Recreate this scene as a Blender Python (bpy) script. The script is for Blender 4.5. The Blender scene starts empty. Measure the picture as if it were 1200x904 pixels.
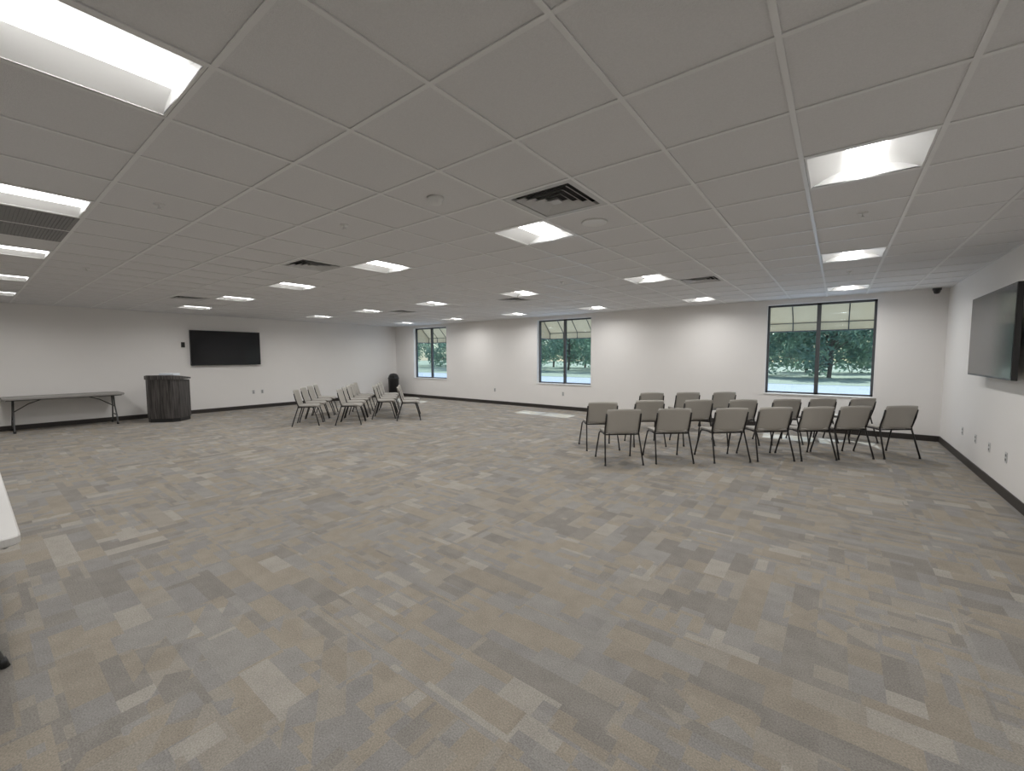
import bpy, math, random
from mathutils import Vector, Matrix
random.seed(7)
T=0.6096; GX=-0.2211; GY=3.124; H=2.7315; CH=1.5625
XL=-14.07; XR=1.5012; YW=10.627; YB=-2.7
scn=bpy.context.scene
# ------------------------------------------------------------ materials
def newmat(name):
    m=bpy.data.materials.new(name); m.use_nodes=True
    nt=m.node_tree; b=nt.nodes["Principled BSDF"]
    return m,nt,b
def N(nt,t,**kw):
    n=nt.nodes.new(t)
    for k,v in kw.items(): setattr(n,k,v)
    return n
def simple(name,col,rough=.5,metal=0,noise=0,nscale=20,bump=0,bscale=200,spec=.5):
    m,nt,b=newmat(name)
    b.inputs["Roughness"].default_value=rough; b.inputs["Metallic"].default_value=metal
    b.inputs["Specular IOR Level"].default_value=spec
    b.inputs["Base Color"].default_value=(*col,1)
    tc=N(nt,"ShaderNodeTexCoord")
    if noise>0:
        n=N(nt,"ShaderNodeTexNoise"); n.inputs["Scale"].default_value=nscale; n.inputs["Detail"].default_value=4
        nt.links.new(tc.outputs["Object"],n.inputs["Vector"])
        r=N(nt,"ShaderNodeMapRange"); r.inputs[3].default_value=1-noise; r.inputs[4].default_value=1+noise
        nt.links.new(n.outputs["Fac"],r.inputs[0])
        mx=N(nt,"ShaderNodeVectorMath",operation='SCALE'); mx.inputs[0].default_value=col
        nt.links.new(r.outputs[0],mx.inputs["Scale"]); nt.links.new(mx.outputs[0],b.inputs["Base Color"])
    if bump>0:
        n=N(nt,"ShaderNodeTexNoise"); n.inputs["Scale"].default_value=bscale; n.inputs["Detail"].default_value=3
        nt.links.new(tc.outputs["Object"],n.inputs["Vector"])
        bp=N(nt,"ShaderNodeBump"); bp.inputs["Strength"].default_value=bump; bp.inputs["Distance"].default_value=.01
        nt.links.new(n.outputs["Fac"],bp.inputs["Height"]); nt.links.new(bp.outputs[0],b.inputs["Normal"])
    return m
def emis(name,col,s):
    m=bpy.data.materials.new(name); m.use_nodes=True; nt=m.node_tree; nt.nodes.clear()
    e=nt.nodes.new("ShaderNodeEmission"); e.inputs[0].default_value=(*col,1); e.inputs[1].default_value=s
    o=nt.nodes.new("ShaderNodeOutputMaterial"); nt.links.new(e.outputs[0],o.inputs[0]); return m
M={}
M['wall']=simple("wall_paint",(.86,.84,.82),.6,noise=.012,nscale=3,bump=.05,bscale=300)
M['tile']=simple("ceiling_tile",(.765,.76,.765),.9,noise=.08,nscale=140,bump=.3,bscale=250)
M['tbar']=simple("ceiling_grid_metal",(.82,.82,.82),.32)
M['base']=simple("baseboard_vinyl",(.035,.03,.027),.45,noise=.1)
M['white']=simple("white_enamel",(.8,.8,.79),.4)
M['reflector']=simple("troffer_reflector",(.84,.84,.83),.45)
M['lens']=emis("troffer_lens",(1,.99,.97),8)
M['dark']=simple("dark_void",(.02,.02,.02),.8)
M['ventgrey']=simple("vent_metal",(.62,.62,.62),.45)
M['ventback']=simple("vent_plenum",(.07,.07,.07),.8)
M['returngrey']=simple("return_grille",(.26,.26,.26),.5)
M['black']=simple("black_plastic",(.018,.018,.019),.35)
M['frame']=simple("window_aluminium",(.09,.095,.10),.4,metal=.3)
M['screen']=simple("tv_screen",(.006,.006,.008),.13)
M['leg']=simple("chair_tube_steel",(.035,.033,.032),.35,metal=.5)
M['seat']=simple("chair_seat_fabric",(.36,.34,.31),.75,noise=.08,nscale=120,bump=.2,bscale=500)
M['back']=simple("chair_back_mesh",(.44,.415,.375),.65,noise=.08,nscale=150)
M['tabletop']=simple("blow_molded_tabletop",(.60,.59,.57),.45,noise=.03,nscale=60,bump=.15,bscale=300)
M['tabletopgrey']=simple("grey_tabletop",(.30,.29,.275),.5,noise=.08,nscale=80)
M['tableleg']=simple("table_leg_steel",(.10,.10,.10),.4,metal=.4)
M['paper']=simple("paper",(.75,.80,.86),.6)
M['asphalt']=simple("parking_concrete",(.52,.55,.60),.9,noise=.1,nscale=2)
M['grass']=simple("lawn_grass",(.38,.42,.28),.9,noise=.3,nscale=3)
M['bark']=simple("tree_bark",(.14,.12,.10),.9,noise=.3,nscale=12)
def leafmat():
    m=bpy.data.materials.new("tree_leaves"); m.use_nodes=True; nt=m.node_tree; nt.nodes.clear()
    d=N(nt,"ShaderNodeBsdfDiffuse"); t=N(nt,"ShaderNodeBsdfTranslucent"); x=N(nt,"ShaderNodeMixShader"); o=N(nt,"ShaderNodeOutputMaterial")
    w=N(nt,"ShaderNodeTexNoise"); w.inputs["Scale"].default_value=.9; w.inputs["Detail"].default_value=3
    tc=N(nt,"ShaderNodeTexCoord"); nt.links.new(tc.outputs["Object"],w.inputs["Vector"])
    cr=N(nt,"ShaderNodeValToRGB"); cr.color_ramp.elements[0].position=.35; cr.color_ramp.elements[1].position=.65
    cr.color_ramp.elements[0].color=(.17,.28,.23,1); cr.color_ramp.elements[1].color=(.36,.50,.36,1)
    nt.links.new(w.outputs["Fac"],cr.inputs[0]); nt.links.new(cr.outputs[0],d.inputs[0]); nt.links.new(cr.outputs[0],t.inputs[0])
    x.inputs[0].default_value=.5; nt.links.new(d.outputs[0],x.inputs[1]); nt.links.new(t.outputs[0],x.inputs[2]); nt.links.new(x.outputs[0],o.inputs[0]); return m
M['leaf']=leafmat()
def fabric():
    m=bpy.data.materials.new("awning_fabric"); m.use_nodes=True; nt=m.node_tree; nt.nodes.clear()
    d=N(nt,"ShaderNodeBsdfDiffuse"); t=N(nt,"ShaderNodeBsdfTranslucent"); x=N(nt,"ShaderNodeMixShader"); o=N(nt,"ShaderNodeOutputMaterial")
    w=N(nt,"ShaderNodeTexNoise"); w.inputs["Scale"].default_value=6
    tc=N(nt,"ShaderNodeTexCoord"); nt.links.new(tc.outputs["Object"],w.inputs["Vector"])
    cr=N(nt,"ShaderNodeValToRGB"); cr.color_ramp.elements[0].color=(.60,.50,.34,1); cr.color_ramp.elements[1].color=(.68,.58,.41,1)
    nt.links.new(w.outputs["Fac"],cr.inputs[0]); nt.links.new(cr.outputs[0],d.inputs[0]); nt.links.new(cr.outputs[0],t.inputs[0])
    x.inputs[0].default_value=.20; nt.links.new(d.outputs[0],x.inputs[1]); nt.links.new(t.outputs[0],x.inputs[2]); nt.links.new(x.outputs[0],o.inputs[0]); return m
M['fabric']=fabric()
def glass():
    m=bpy.data.materials.new("window_glass"); m.use_nodes=True; nt=m.node_tree; nt.nodes.clear()
    t=N(nt,"ShaderNodeBsdfTransparent"); t.inputs[0].default_value=(.82,.91,.97,1)
    g=N(nt,"ShaderNodeBsdfGlossy"); g.inputs["Roughness"].default_value=.02
    x=N(nt,"ShaderNodeMixShader"); x.inputs[0].default_value=.05; o=N(nt,"ShaderNodeOutputMaterial")
    nt.links.new(t.outputs[0],x.inputs[1]); nt.links.new(g.outputs[0],x.inputs[2]); nt.links.new(x.outputs[0],o.inputs[0]); return m
M['glass']=glass()
def wood():
    m,nt,b=newmat("espresso_laminate")
    tc=N(nt,"ShaderNodeTexCoord"); mp=N(nt,"ShaderNodeMapping"); mp.inputs["Scale"].default_value=(22,22,1.2)
    n=N(nt,"ShaderNodeTexNoise"); n.inputs["Scale"].default_value=2; n.inputs["Detail"].default_value=5
    cr=N(nt,"ShaderNodeValToRGB"); cr.color_ramp.elements[0].position=.35; cr.color_ramp.elements[1].position=.68
    cr.color_ramp.elements[0].color=(.024,.021,.021,1); cr.color_ramp.elements[1].color=(.11,.10,.095,1)
    nt.links.new(tc.outputs["Object"],mp.inputs[0]); nt.links.new(mp.outputs[0],n.inputs["Vector"]); nt.links.new(n.outputs["Fac"],cr.inputs[0]); nt.links.new(cr.outputs[0],b.inputs["Base Color"])
    b.inputs["Roughness"].default_value=.45; return m
M['wood']=wood()
def carpet():
    m,nt,b=newmat("patterned_carpet_tile"); L=nt.links.new
    tc=N(nt,"ShaderNodeTexCoord")
    def brick(w,h,off,sq,sqf,dx,dy,rot=0):
        mp=N(nt,"ShaderNodeMapping"); mp.inputs["Location"].default_value=(dx,dy,0); mp.inputs["Rotation"].default_value=(0,0,rot)
        L(tc.outputs["Object"],mp.inputs[0])
        k=N(nt,"ShaderNodeTexBrick",offset=off,offset_frequency=2,squash=sq,squash_frequency=sqf)
        k.inputs["Color1"].default_value=(0,0,0,1);k.inputs["Color2"].default_value=(1,1,1,1)
        k.inputs["Mortar Size"].default_value=0; k.inputs["Scale"].default_value=1
        k.inputs["Brick Width"].default_value=w;k.inputs["Row Height"].default_value=h
        L(mp.outputs[0],k.inputs["Vector"]); return k.outputs["Color"]
    q=math.pi/2
    a=brick(.27,.1355,.37,1.5,3,.11,.07)
    a2=brick(.26,.1355,.41,1.5,3,.21,.17,q)
    c=brick(.20,.0677,.45,1.8,2,.3,.02)
    c2=brick(.18,.0677,.45,1.9,2,.05,.22,q)
    e=brick(.42,.271,.4,1.3,2,.2,.13)
    g=brick(.6096,.6096,0,1,2,0,0)
    mk=brick(.50,.271,.33,1.3,3,.5,.1)
    w1=brick(.20,.12,.4,1.4,2,.1,.2,math.radians(32))
    def mth(op,x,y):
        n=N(nt,"ShaderNodeMath",operation=op)
        for i,s in enumerate((x,y)):
            if isinstance(s,(int,float)): n.inputs[i].default_value=s
            else: L(s,n.inputs[i])
        return n.outputs[0]
    def mix(f,x,y):
        n=N(nt,"ShaderNodeMix",data_type='FLOAT')
        for i,s in ((0,f),(2,x),(3,y)):
            if isinstance(s,(int,float)): n.inputs[i].default_value=s
            else: L(s,n.inputs[i])
        return n.outputs[0]
    turn=mth('GREATER_THAN',g,.55)
    A=mix(turn,a,a2); C=mix(turn,c,c2)
    v=mix(mth('GREATER_THAN',mk,.62),A,mix(.5,C,A))
    v=mix(mth('GREATER_THAN',e,.74),v,mix(.6,v,e))
    v=mix(mth('LESS_THAN',e,.16),v,mix(.6,w1,A))
    n1=N(nt,"ShaderNodeTexNoise"); n1.inputs["Scale"].default_value=9; n1.inputs["Detail"].default_value=6; L(tc.outputs["Object"],n1.inputs["Vector"])
    cr=N(nt,"ShaderNodeValToRGB"); R=cr.color_ramp; R.interpolation='CONSTANT'
    tones=[(0,(.246,.230,.210)),(.14,(.298,.266,.222)),(.28,(.262,.246,.224)),(.40,(.316,.290,.252)),(.52,(.274,.263,.250)),(.64,(.322,.287,.238)),(.76,(.298,.286,.268)),(.88,(.362,.338,.302))]
    R.elements[0].position=0; R.elements[0].color=(*tones[0][1],1); R.elements[1].position=tones[1][0]; R.elements[1].color=(*tones[1][1],1)
    for p,cc in tones[2:]:
        z=R.elements.new(p); z.color=(*cc,1)
    L(v,cr.inputs[0])
    n2=N(nt,"ShaderNodeTexNoise"); n2.inputs["Scale"].default_value=150; n2.inputs["Detail"].default_value=3; L(tc.outputs["Object"],n2.inputs["Vector"])
    f=mth('ADD',mth('MULTIPLY',n1.outputs["Fac"],.35),mth('MULTIPLY',n2.outputs["Fac"],1.1))
    f=mth('ADD',f,.255)
    sc=N(nt,"ShaderNodeVectorMath",operation='SCALE'); L(cr.outputs[0],sc.inputs[0]); L(f,sc.inputs["Scale"])
    L(sc.outputs[0],b.inputs["Base Color"])
    b.inputs["Roughness"].default_value=.95; b.inputs["Specular IOR Level"].default_value=.15
    bp=N(nt,"ShaderNodeBump"); bp.inputs["Strength"].default_value=.3; bp.inputs["Distance"].default_value=.006
    L(n2.outputs["Fac"],bp.inputs["Height"]); L(bp.outputs[0],b.inputs["Normal"])
    return m
M['carpet']=carpet()
# ------------------------------------------------------------ mesh builder
class MB:
    def __init__(s): s.v=[];s.f=[];s.m=[];s.sm=[];s.mats=[]
    def mi(s,k):
        if k not in s.mats: s.mats.append(k)
        return s.mats.index(k)
    def add(s,vs,fs,k,sm=False,mat=None):
        o=len(s.v); s.v+= [tuple(mat@Vector(p)) if mat else tuple(p) for p in vs]
        i=s.mi(k)
        for f in fs: s.f.append(tuple(o+a for a in f)); s.m.append(i); s.sm.append(sm)
    def box(s,a,b,k,mat=None):
        x0,y0,z0=a;x1,y1,z1=b
        vs=[(x0,y0,z0),(x1,y0,z0),(x1,y1,z0),(x0,y1,z0),(x0,y0,z1),(x1,y0,z1),(x1,y1,z1),(x0,y1,z1)]
        s.add(vs,[(0,3,2,1),(4,5,6,7),(0,1,5,4),(1,2,6,5),(2,3,7,6),(3,0,4,7)],k,mat=mat)
    def tube(s,path,r,k,n=8,closed=False,mat=None):
        P=[Vector(p) for p in path]; vs=[];fs=[]; up=None
        for i,p in enumerate(P):
            if closed: t=P[(i+1)%len(P)]-P[i-1]
            else: t=P[min(i+1,len(P)-1)]-P[max(i-1,0)]
            t.normalize()
            if up is None:
                up=Vector((0,0,1)) if abs(t.z)<.9 else Vector((1,0,0))
            a=(up-t*up.dot(t)).normalized(); up=a; b=t.cross(a)
            for j in range(n):
                th=2*math.pi*j/n; vs.append(p+(a*math.cos(th)+b*math.sin(th))*r)
        m=len(P)
        for i in range(m if closed else m-1):
            for j in range(n):
                fs.append((i*n+j,i*n+(j+1)%n,((i+1)%m)*n+(j+1)%n,((i+1)%m)*n+j))
        if not closed: fs.append(tuple(range(n-1,-1,-1))); fs.append(tuple((m-1)*n+j for j in range(n)))
        s.add(vs,fs,k,True,mat)
    def lathe(s,prof,k,n=24,mat=None,sm=True):
        vs=[];fs=[]
        for r,z in prof:
            for j in range(n):
                th=2*math.pi*j/n; vs.append((r*math.cos(th),r*math.sin(th),z))
        for i in range(len(prof)-1):
            for j in range(n): fs.append((i*n+j,i*n+(j+1)%n,(i+1)*n+(j+1)%n,(i+1)*n+j))
        fs.append(tuple(range(n-1,-1,-1))); fs.append(tuple((len(prof)-1)*n+j for j in range(n)))
        s.add(vs,fs,k,sm,mat)
    def slab(s,fn,nu,nv,th,k,mat=None):
        top=[];bot=[]
        for j in range(nv+1):
            for i in range(nu+1):
                u=-1+2*i/nu;v=-1+2*j/nv
                p=Vector(fn(u,v)); e=1e-3
                du=Vector(fn(u+e,v))-Vector(fn(u-e,v)); dv=Vector(fn(u,v+e))-Vector(fn(u,v-e))
                n=du.cross(dv).normalized(); top.append(p+n*th/2); bot.append(p-n*th/2)
        W=nu+1;O=len(top);fs=[]
        for j in range(nv):
            for i in range(nu):
                a=j*W+i; fs.append((a,a+1,a+W+1,a+W)); fs.append((O+a,O+a+W,O+a+W+1,O+a+1))
        for i in range(nu):
            fs.append((i,O+i,O+i+1,i+1)); a=nv*W+i; fs.append((a,a+1,O+a+1,O+a))
        for j in range(nv):
            a=j*W; fs.append((a,a+W,O+a+W,O+a)); a=j*W+nu; fs.append((a,O+a,O+a+W,a+W))
        s.add(top+bot,fs,k,True,mat)
    def obj(s,name,loc=(0,0,0),rz=0,bevel=0,parent=None):
        me=bpy.data.meshes.new(name); me.from_pydata(s.v,[],s.f)
        for k in s.mats: me.materials.append(M[k])
        me.polygons.foreach_set("material_index",s.m); me.polygons.foreach_set("use_smooth",s.sm); me.update()
        o=bpy.data.objects.new(name,me); scn.collection.objects.link(o); o.location=loc; o.rotation_euler=(0,0,rz)
        if bevel:
            b=o.modifiers.new("bevel","BEVEL"); b.width=bevel; b.segments=2; b.limit_method='ANGLE'; b.angle_limit=math.radians(50)
        if parent: o.parent=parent
        return o
def dup(o,loc,rz=0):
    d=bpy.data.objects.new(o.name.split('.')[0],o.data); scn.collection.objects.link(d); d.location=loc; d.rotation_euler=(0,0,rz)
    return d
# ------------------------------------------------------------ shell
f=MB(); f.box((XL-.2,YB-.2,-.1),(XR+.2,YW+.2,0),'carpet'); f.obj("floor")
TH=.2
WZ0,WZ1=.75,2.63
WINS=[(-12.96,-11.16),(-7.22,-5.43),(-1.24,.56)]
w=MB(); xs=[XL-TH]
for a,b in WINS: xs+=[a,b]
xs.append(XR+TH)
for i in range(0,len(xs),2): w.box((xs[i],YW,0),(xs[i+1],YW+TH,3.1),'wall')
for a,b in WINS:
    w.box((a,YW,0),(b,YW+TH,WZ0),'wall'); w.box((a,YW,WZ1),(b,YW+TH,3.1),'wall')
w.obj("wall_north")
w=MB(); w.box((XL-TH,YB-TH,0),(XL,YW,3.1),'wall'); w.obj("wall_west")
w=MB(); w.box((XR,YB-TH,0),(XR+TH,YW,3.1),'wall'); w.obj("wall_east")
w=MB(); w.box((XL,YB-TH,0),(XR,YB,3.1),'wall'); w.obj("wall_south")
bh=.105;bt=.012
def bb(n,a,b):
    m=MB(); m.box(a,b,'base'); m.obj(n)
bb("baseboard_north",(XL,YW-bt,0),(XR,YW,bh)); bb("baseboard_west",(XL,YB,0),(XL+bt,YW-bt,bh))
bb("baseboard_east",(XR-bt,YB,0),(XR,YW-bt,bh)); bb("baseboard_south",(XL+bt,YB,0),(XR-bt,YB+bt,bh))
# ------------------------------------------------------------ ceiling
LI=[-20,-16,-12,-8,-4,0]; LJ=[-5,0,5,10]
lights=set((i,j) for i in LI for j in LJ)
vents={(-3,-1),(-9,-1),(-3,6),(-17,-1),(-9,6),(-15,6)}; returns={(-9,-5),(-10,-5)}
i0=math.floor((XL-GX)/T); i1=math.ceil((XR-GX)/T); j0=math.floor((YB-GY)/T); j1=math.ceil((YW-GY)/T)
c=MB(); zt=H+.007
for i in range(i0,i1):
    for j in range(j0,j1):
        if (i,j) in lights or (i,j) in vents or (i,j) in returns: continue
        xa=max(GX+i*T,XL);xb=min(GX+(i+1)*T,XR);ya=max(GY+j*T,YB);yb=min(GY+(j+1)*T,YW)
        c.box((xa,ya,zt),(xb,yb,zt+.016),'tile')
for i in range(i0+1,i1):
    x=GX+i*T; c.box((x-.012,YB,H),(x+.012,YW,H+.006),'tbar')
for j in range(j0+1,j1):
    y=GY+j*T; c.box((XL,y-.012,H+.0005),(XR,y+.012,H+.0065),'tbar')
c.box((XL,YW-.02,H),(XR,YW,H+.006),'tbar'); c.box((XL,YB,H),(XR,YB+.02,H+.006),'tbar')
c.box((XL,YB,H),(XL+.02,YW,H+.006),'tbar'); c.box((XR-.02,YB,H),(XR,YW,H+.006),'tbar')
c.box((XL-.1,YB-.1,H+.32),(XR+.1,YW+.1,H+.36),'dark')
c.obj("ceiling")
# fixtures
def troffer():
    m=MB(); h=T/2-.014
    z=.0
    for a,b in(((-h,-h),(h,-h+.012)),((-h,h-.012),(h,h)),((-h,-h),(-h+.012,h)),((h-.012,-h),(h,h))):
        m.box((a[0],a[1],z+.001),(b[0],b[1],z+.008),'white')
    hi=h-.012; lw=.095; n=10; dp=.068
    prof=[]
    for k in range(n+1):
        t=k/n; prof.append((-hi+(hi-lw)*t, .004+dp*math.sin(t*math.pi/2)))
    def strip(pr,k,y0=-hi,y1=hi,flip=False):
        vs=[];fs=[]
        for x,zz in pr: vs+= [(x,y0,zz),(x,y1,zz)]
        for q in range(len(pr)-1):
            fc=(2*q,2*q+1,2*q+3,2*q+2); fs.append(fc if not flip else fc[::-1])
        m.add(vs,fs,k,True)
    strip(prof,'reflector'); strip([(-x,z) for x,z in prof],'reflector',flip=True)
    for s in(-1,1):
        y=s*hi
        vs=[(-hi,y,.002),(hi,y,.002)]+[(-x,y,zz) for x,zz in prof[1:]]+[(x,y,zz) for x,zz in prof[1:][::-1]]
        m.add(vs,[tuple(range(len(vs)))],'reflector')
    lp=[]
    for k in range(9):
        a=math.pi*k/8; lp.append((-lw*math.cos(a), .004+dp-.048*math.sin(a)))
    strip(lp,'lens',-hi+.003,hi-.003)
    return m
ad=bpy.data.lights.new("troffer_led","AREA"); ad.shape='RECTANGLE'; ad.size=.14; ad.size_y=.5; ad.energy=16; ad.spread=math.radians(160); ad.color=(1,.988,.97)
tro=None
for i,j in sorted(lights):
    p=(GX+(i+.5)*T,GY+(j+.5)*T,H)
    if tro is None: o=tro=troffer().obj("recessed_ceiling_light",p)
    else: o=dup(tro,p)
    a=bpy.data.objects.new("led_strip",ad); scn.collection.objects.link(a); a.parent=o; a.location=(0,0,.020)
def diffuser():
    m=MB(); h=T/2-.013
    def ring(r0,z0,r1,z1,k):
        vs=[(-r0,-r0,z0),(r0,-r0,z0),(r0,r0,z0),(-r0,r0,z0),(-r1,-r1,z1),(r1,-r1,z1),(r1,r1,z1),(-r1,r1,z1)]
        m.add(vs,[(0,1,5,4),(1,2,6,5),(2,3,7,6),(3,0,4,7)],k)
    ring(h,.002,h-.045,.002,'ventgrey'); ring(h-.045,.002,h-.05,.03,'ventgrey')
    r=h-.070
    for q in range(4):
        ring(r,-.004,r-.045,.024,'ventgrey'); ring(r,-.002,r-.043,.027,'ventgrey'); r-=.054
    m.box((-.04,-.04,-.003),(.04,.04,.0),'ventgrey')
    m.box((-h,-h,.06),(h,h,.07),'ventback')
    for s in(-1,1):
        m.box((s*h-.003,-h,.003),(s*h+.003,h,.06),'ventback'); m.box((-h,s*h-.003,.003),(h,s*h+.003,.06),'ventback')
    return m
df=None
for i,j in sorted(vents):
    p=(GX+(i+.5)*T,GY+(j+.5)*T,H)
    if df is None: df=diffuser().obj("ceiling_air_diffuser",p)
    else: dup(df,p)
rt=MB(); h=T/2-.0125
rt.box((-h,-h,.001),(h,h,.006),'returngrey'); rt.box((-T/2+.001,-T/2+.001,.0075),(T/2-.001,T/2-.001,.016),'returngrey')
for k in range(24):
    y=-h+.03+k*(2*h-.06)/23; rt.box((-h+.02,y-.003,-.004),(h-.02,y+.003,.001),'returngrey')
r0=None
for i,j in returns:
    p=(GX+(i+.5)*T,GY+(j+.5)*T,H)
    if r0 is None: r0=rt.obj("return_air_grille",p)
    else: dup(r0,p)
def cpos(a,b): return (GX+a*T,GY+b*T,H+.0068)
m=MB(); m.lathe([(.11,0),(.112,-.006),(.1,-.012),(.09,-.009),(.0,-.010)][::-1],'white',32); m.obj("ceiling_speaker",cpos(-2.5,.55))
m=MB(); m.lathe([(.0,-.05),(.03,-.05),(.045,-.04),(.05,-.025),(.06,-.02),(.062,0)],'white',28); m.obj("smoke_detector",cpos(-3.6,-1.5))
sp=MB(); sp.lathe([(.0,-.04),(.018,-.04),(.018,-.036),(.006,-.034),(.006,-.008),(.035,-.006),(.036,0)],'white',20)
so=None
for a,b in((-6.5,-3.5),(.55,2.45),(-12.5,2.6),(-5.45,-1.6),(-5.4,4.5),(-12.5,-3.4),(.5,7.5)):
    if so is None: so=sp.obj("fire_sprinkler",cpos(a,b))
    else: dup(so,cpos(a,b))
# ------------------------------------------------------------ windows + awnings
for n,(a,b) in enumerate(WINS):
    m=MB(); y0,y1=YW+.10,YW+.17; fw=.04
    m.box((a,y0,WZ0),(a+fw,y1,WZ1),'frame'); m.box((b-fw,y0,WZ0),(b,y1,WZ1),'frame')
    m.box((a,y0,WZ0),(b,y1,WZ0+fw),'frame'); m.box((a,y0,WZ1-fw),(b,y1,WZ1),'frame')
    cx=(a+b)/2; m.box((cx-.035,y0,WZ0),(cx+.035,y1,WZ1),'frame')
    m.box((a+fw,y0+.03,WZ0+fw),(b-fw,y0+.036,WZ1-fw),'glass')
    m.obj("window_%d"%(n+1))
    m=MB(); m.box((a-.02,YW-.02,WZ0-.02),(b+.02,YW+.1,WZ0+.004),'white'); m.obj("trim_%d"%(n+1))
    aw=MB(); ya=YW+TH+.01; yb=ya+.65; zt_,zb=2.95,2.30; xa,xb=a-.10,b+.10; vb=.20
    aw.add([(xa,ya,zt_),(xb,ya,zt_),(xb,yb,zb),(xa,yb,zb)],[(0,1,2,3)],'fabric')
    aw.add([(xa,yb,zb),(xb,yb,zb),(xb,yb,zb-vb),(xa,yb,zb-vb)],[(0,1,2,3)],'fabric')
    for x in(xa,xb):
        aw.add([(x,ya,zt_),(x,yb,zb),(x,yb,zb-vb),(x,ya,zb-vb)],[(0,1,2,3)],'fabric')
        aw.tube([(x,ya,zb-vb),(x,yb,zb-vb)],.014,'frame'); aw.tube([(x,ya,zt_-.03),(x,ya,zb-vb)],.014,'frame')
    K=4
    for q in range(K+1):
        x=xa+.015+(xb-xa-.03)*q/K; aw.tube([(x,ya,zt_-.03),(x,yb-.015,zb-.02),(x,yb-.015,zb-vb)],.011,'frame')
    aw.tube([(xa,yb-.015,zb-.02),(xb,yb-.015,zb-.02)],.009,'frame'); aw.tube([(xa,yb-.015,zb-vb),(xb,yb-.015,zb-vb)],.012,'frame')
    aw.obj("window_awning")
# ------------------------------------------------------------ exterior
g=MB(); g.box((-90,YW+TH,-.3),(60,30,-.15),'asphalt'); g.obj("parking_lot_ground")
g=MB(); g.box((-140,30,-.3),(90,120,-.14),'grass'); g.obj("lawn_ground")
def tree(name,loc,h,r,seed):
    rd=random.Random(seed); m=MB()
    m.tube([(0,0,0),(.1,.05,h*.25),(0,.1,h*.5),(.1,0,h*.75)],.14,'bark',10)
    bl=[]
    for k in range(30):
        a=rd.uniform(0,6.28); q=r*math.sqrt(rd.uniform(.05,1))*.9; z=h*rd.uniform(.17,.90); q*=1-.45*abs(z/h-.45)
        p=Vector((q*math.cos(a),q*math.sin(a),z)); bl.append((p,rd.uniform(.5,.95)*r*.40))
        m.tube([(0,.05,max(h*.12,z-1.2)),tuple(p*.6+Vector((0,0,z*.35))),tuple(p)],.04,'bark',5)
    vs=[];fs=[]
    for p,rr in bl:
        for _ in range(140):
            d=Vector((rd.gauss(0,1),rd.gauss(0,1),rd.gauss(0,1))).normalized()*rr*rd.uniform(.45,1.15); c0=p+d
            u=Vector((rd.gauss(0,1),rd.gauss(0,1),rd.gauss(0,1))).normalized(); v=u.orthogonal().normalized(); s=rd.uniform(.12,.23)
            o=len(vs); vs+=[c0-u*s,c0+v*s*.5,c0+u*s,c0-v*s*.5]; fs.append((o,o+1,o+2,o+3))
    m.add(vs,fs,'leaf'); return m.obj(name,loc)
tr=[(-38,44,8,3.8),(-32,46,7,3.6),(-26,45,8,3.8),(-20,44,7,3.5),(-45,47,7.5,3.8),(-52,50,8,4),(-59,48,8,4),(-66,52,8,4),(-14,46,7,3.4),(-5,42,6.5,3.4),(-.5,40,6,3.2),(3.5,42,6.5,3.4),(8,41,7,3.4),(-9.5,48,7,3.4),(13,48,8,4),(-74,54,8,4.2),
 (-2.5,52,7,4),(3,53,7,4),(-23,54,8,4.2),(-29,55,8,4.2),(-35,56,8,4.2),(-56,60,9,4.6),(-63,62,9,4.6)]
for k,(x,y,hh,r) in enumerate(tr): tree("shade_tree",(x,y,-.16),hh,r,k)
# ------------------------------------------------------------ furniture
def chair():
    m=MB()
    def seat(u,v):
        sx=.235*(1-.10*abs(v)**5); x=u*sx
        y=.02+.225*v*(1-.06*abs(u)**5); z=.452-.012*(1-u*u)*(1-v*v)
        if v>.6: z-=.03*((v-.6)/.4)**2
        if v<-.7: z+=.015*((-v-.7)/.3)**2
        return (x,y,z)
    m.slab(seat,12,12,.03,'seat')
    def back(u,v):
        t=(v+1)/2; wd=.25*(1-.05*abs(v)**6)-.012*(1-t); x=u*wd
        y=-.205-.095*t+.045*u*u; z=.455+.355*t-.012*u*u*t*t
        return (x,y,z)
    m.slab(back,14,10,.014,'back')
    for s in(-1,1):
        m.tube([(s*.275,-.30,.012),(s*.262,-.235,.22),(s*.250,-.175,.41),(s*.248,-.165,.455),(s*.252,-.185,.52),(s*.252,-.22,.62),(s*.25,-.245,.74)],.0115,'leg',8)
        m.tube([(s*.272,.26,.012),(s*.258,.205,.22),(s*.247,.15,.40),(s*.244,.10,.43),(s*.244,-.05,.432),(s*.248,-.165,.425)],.0115,'leg',8)
        m.tube([(s*.275,-.30,.0),(s*.274,-.296,.022)],.015,'black',8); m.tube([(s*.272,.26,.0),(s*.271,.256,.022)],.015,'black',8)
    m.tube([(-.246,.13,.418),(.246,.13,.418)],.009,'leg'); m.tube([(-.248,-.165,.425),(.248,-.165,.425)],.010,'leg')
    return m
ch=None
def place(x,y,rz):
    global ch
    rz+=math.radians(random.uniform(-3,3))
    if ch is None: ch=chair().obj("stacking_chair",(x,y,0),rz)
    else: dup(ch,(x,y,0),rz)
dx,dy=.744,.669; fx,fy=-.669,.744; A=(-2.55,5.9)
RZ=math.atan2(.669,.744)
for s,bk in [(0,0),(.76,.02),(1.60,0),(2.30,.02),(2.94,.0),(3.56,.03),(4.28,0),
             (-.03,.95),(.86,1.15),(1.72,1.15),(2.5,1.1),(3.3,1.1),(4.0,1.15),(4.7,1.1),
             (1.5,2.6),(2.27,2.6),(3.05,2.6)]:
    place(A[0]+dx*s+fx*bk,A[1]+dy*s+fy*bk,RZ)
RL=-math.radians(39.7)
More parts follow.
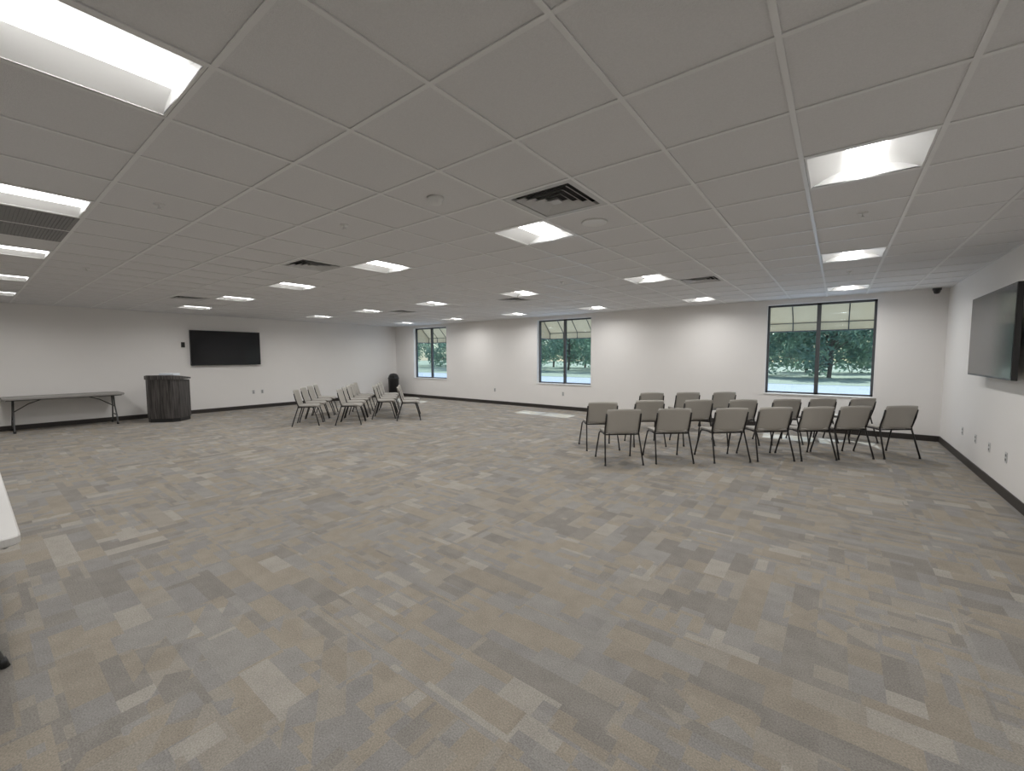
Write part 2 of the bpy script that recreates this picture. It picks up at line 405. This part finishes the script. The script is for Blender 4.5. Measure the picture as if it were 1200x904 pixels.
for sx,sy,n in[(-9.66,4.82,4),(-9.0,5.50,5),(-9.15,6.55,4),(-8.45,6.76,2)]:
    for k in range(n): place(sx-.49*k,sy+.41*k,RL)
def tv(wd,ht):
    m=MB(); d=.045
    m.box((-wd/2,-.0,-ht/2),(wd/2,d,ht/2),'black')
    m.box((-wd/2+.012,-.002,-ht/2+.018),(wd/2-.012,.001,ht/2-.012),'screen')
    m.box((-.25,d,-.2),(.25,d+.03,.2),'black')
    return m
m=tv(1.76,.97); m.box((-.2,.07,-.15),(.2,.085,.15),'black'); m.obj("wall_television",(XL+.088,4.68,1.82),math.pi/2,bevel=.004)
m=tv(1.76,.97)
m.box((-.25,.075,-.03),(-.19,.14,.03),'black'); m.box((.19,.075,-.03),(.25,.14,.03),'black'); m.box((-.35,.12,-.2),(.35,.14,.2),'black')
m.obj("wall_television",(XR-.143,7.18,1.79),-math.pi/2,bevel=.004)
m=MB(); m.box((0,-.04,-.07),(.03,.04,.07),'black'); m.obj("wall_control_panel",(XL,3.66,1.90),bevel=.004)
def outlet(n,loc,rz):
    m=MB(); m.box((-.036,-.006,-.058),(.036,0,.058),'ventgrey')
    for z in(-.024,.024):
        m.box((-.017,-.008,z-.014),(.017,-.006,z+.014),'returngrey')
        m.box((-.008,-.009,z-.006),(-.005,-.008,z+.006),'black'); m.box((.005,-.009,z-.006),(.008,-.008,z+.006),'black')
    m.obj(n,loc,rz)
for y in(5.35,5.6): outlet("wall_outlet",(XL,y,.5),math.pi/2)
for y in(8.95,8.2,7.55,6.9): outlet("wall_outlet",(XR,y,.44),-math.pi/2)
for x in(-8.9,-6.31): outlet("wall_outlet",(x,YW,.46),0)
m=MB(); m.lathe([(.0,-.10),(.03,-.095),(.045,-.07),(.05,-.04),(.06,-.035),(.062,.0068)],'black',24); m.obj("security_camera",(1.33,YW-.12,H))
m=MB(); m.lathe([(.17,0),(.18,.01),(.20,.70),(.21,.71),(.21,.74),(.195,.76),(.17,.84),(.11,.90),(.0,.92)],'black',28)
m.box((-.09,-.215,.755),(.09,-.14,.84),'dark'); m.obj("trash_can",(-13.62,10.15,0),math.radians(40))
# lectern
m=MB(); W,D=.36,.28
def prism(poly,z0,z1,k,slope=None):
    n=len(poly); vs=[(x,y,z0) for x,y in poly]
    for x,y in poly: vs.append((x,y,z1 if slope is None else z1+slope*y))
    fs=[tuple(range(n-1,-1,-1)),tuple(range(n,2*n))]+[(i,(i+1)%n,n+(i+1)%n,n+i) for i in range(n)]
    m.add(vs,fs,k)
def oct_(w,d,c): return [(-w+c,-d),(w-c,-d),(w,-d+c),(w,d),(-w,d),(-w,-d+c)]
prism(oct_(W-.015,D-.015,.11),0,.09,'black')
prism(oct_(W,D,.12),.09,1.03,'wood',-.10)
P=[(x*1.06,y*1.07) for x,y in oct_(W,D,.12)]
n=len(P); vs=[(x,y,1.03) for x,y in P]+[(x,y,1.10-.12*y) for x,y in P]
m.add(vs,[tuple(range(n-1,-1,-1)),tuple(range(n,2*n))]+[(i,(i+1)%n,n+(i+1)%n,n+i) for i in range(n)],'wood')
for x in(-.2,0,.2): m.box((x-.003,-D-.003,.12),(x+.003,-D+.002,1.0),'black')
m.box((-.02,-.24,1.12),(.28,.04,1.175),'paper')
m.obj("lectern",(-13.02,3.02,0),math.atan2(.736,.676), bevel=.003)
def ftable(name,loc,rz,L_,D_,top,inset=.18):
    m=MB(); hz=.735; hl=L_/2; hd=D_/2
    pts=[]; r=.05
    for cx,cy,a0 in((hl-r,hd-r,0),(-hl+r,hd-r,90),(-hl+r,-hd+r,180),(hl-r,-hd+r,270)):
        for k in range(6):
            a=math.radians(a0+90*k/5); pts.append((cx+r*math.cos(a),cy+r*math.sin(a)))
    n=len(pts)
    def ringz(sc,z): return [(x-math.copysign(sc,x),y-math.copysign(sc,y),z) for x,y in pts]
    vs=ringz(.006,hz-.045)+ringz(0,hz-.038)+ringz(0,hz-.006)+ringz(.006,hz)
    fs=[tuple(range(n-1,-1,-1)),tuple(range(3*n,4*n))]
    for q in range(3):
        for i in range(n): fs.append((q*n+i,q*n+(i+1)%n,(q+1)*n+(i+1)%n,(q+1)*n+i))
    m.add(vs,fs,top)
    for s in(-1,1):
        x=s*(hl-inset); y=hd-.09
        for t in(-1,1):
            m.tube([(x,t*.10,hz-.06),(x+s*.01,t*.11,hz-.30),(x+s*.02,t*(y-.03),.16),(x+s*.02,t*y,.05),(x+s*.02,t*(y+.01),.012)],.0145,'tableleg',10)
            m.tube([(x+s*.02,t*y,.05),(x+s*.02,t*(y+.012),.0)],.02,'black',10)
        m.tube([(x+s*.018,-y+.05,.22),(x+s*.018,y-.05,.22)],.012,'tableleg')
        m.tube([(x,-.13,hz-.055),(x,.13,hz-.055)],.014,'tableleg')
        m.tube([(x+s*.01,0,hz-.32),(x+s*.01,.12,hz-.32)],.011,'tableleg'); m.tube([(x+s*.01,0,hz-.32),(x+s*.01,-.12,hz-.32)],.011,'tableleg')
        m.tube([(x+s*.01,0,hz-.32),(x-s*.22,0,hz-.15),(x-s*.45,0,hz-.055)],.010,'tableleg')
    m.tube([(-hl+.05,hd-.05,hz-.05),(hl-.05,hd-.05,hz-.05)],.012,'tableleg'); m.tube([(-hl+.05,-hd+.05,hz-.05),(hl-.05,-hd+.05,hz-.05)],.012,'tableleg')
    return m.obj(name,loc,rz)
ftable("folding_table",(-13.67,1.36,0),math.pi/2,1.86,.74,'tabletopgrey',.16)
ftable("folding_table",(-3.92,-.26,0),0,1.86,.76,'tabletop',.31)
# ------------------------------------------------------------ light
wd=bpy.data.worlds.new("World"); scn.world=wd; wd.use_nodes=True; nt=wd.node_tree
sky=nt.nodes.new("ShaderNodeTexSky"); sky.sky_type='NISHITA'; sky.sun_disc=False; sky.sun_elevation=math.radians(43); sky.sun_rotation=math.radians(0)
bg=nt.nodes["Background"]; bg.inputs[1].default_value=.22; nt.links.new(sky.outputs[0],bg.inputs[0])
sl=bpy.data.lights.new("sun","SUN"); sl.energy=6; sl.angle=math.radians(.6); sl.color=(1,.96,.9)
so_=bpy.data.objects.new("sun",sl); scn.collection.objects.link(so_)
d=Vector((.05,-math.cos(math.radians(43)),-math.sin(math.radians(43)))); so_.rotation_euler=d.to_track_quat('-Z','Y').to_euler(); so_.location=(0,30,30)
# ------------------------------------------------------------ camera
yaw,pit,rol=.6566,.0692,-.0032
cy,sy=math.cos(yaw),math.sin(yaw);cp,sp_=math.cos(pit),math.sin(pit)
F=Vector((-sy*cp,cy*cp,-sp_));R=Vector((cy,sy,0));U=R.cross(F)
R2=R*math.cos(rol)+U*math.sin(rol);U2=R2.cross(F)
cd=bpy.data.cameras.new("camera"); cd.sensor_width=36; cd.lens=36*494.95/1200; cd.clip_start=.05; cd.clip_end=500
co=bpy.data.objects.new("camera",cd); scn.collection.objects.link(co)
mt=Matrix((R2,U2,-F)).transposed().to_4x4(); mt.translation=(0,0,CH); co.matrix_world=mt
scn.camera=co
scn.view_settings.view_transform='Standard'
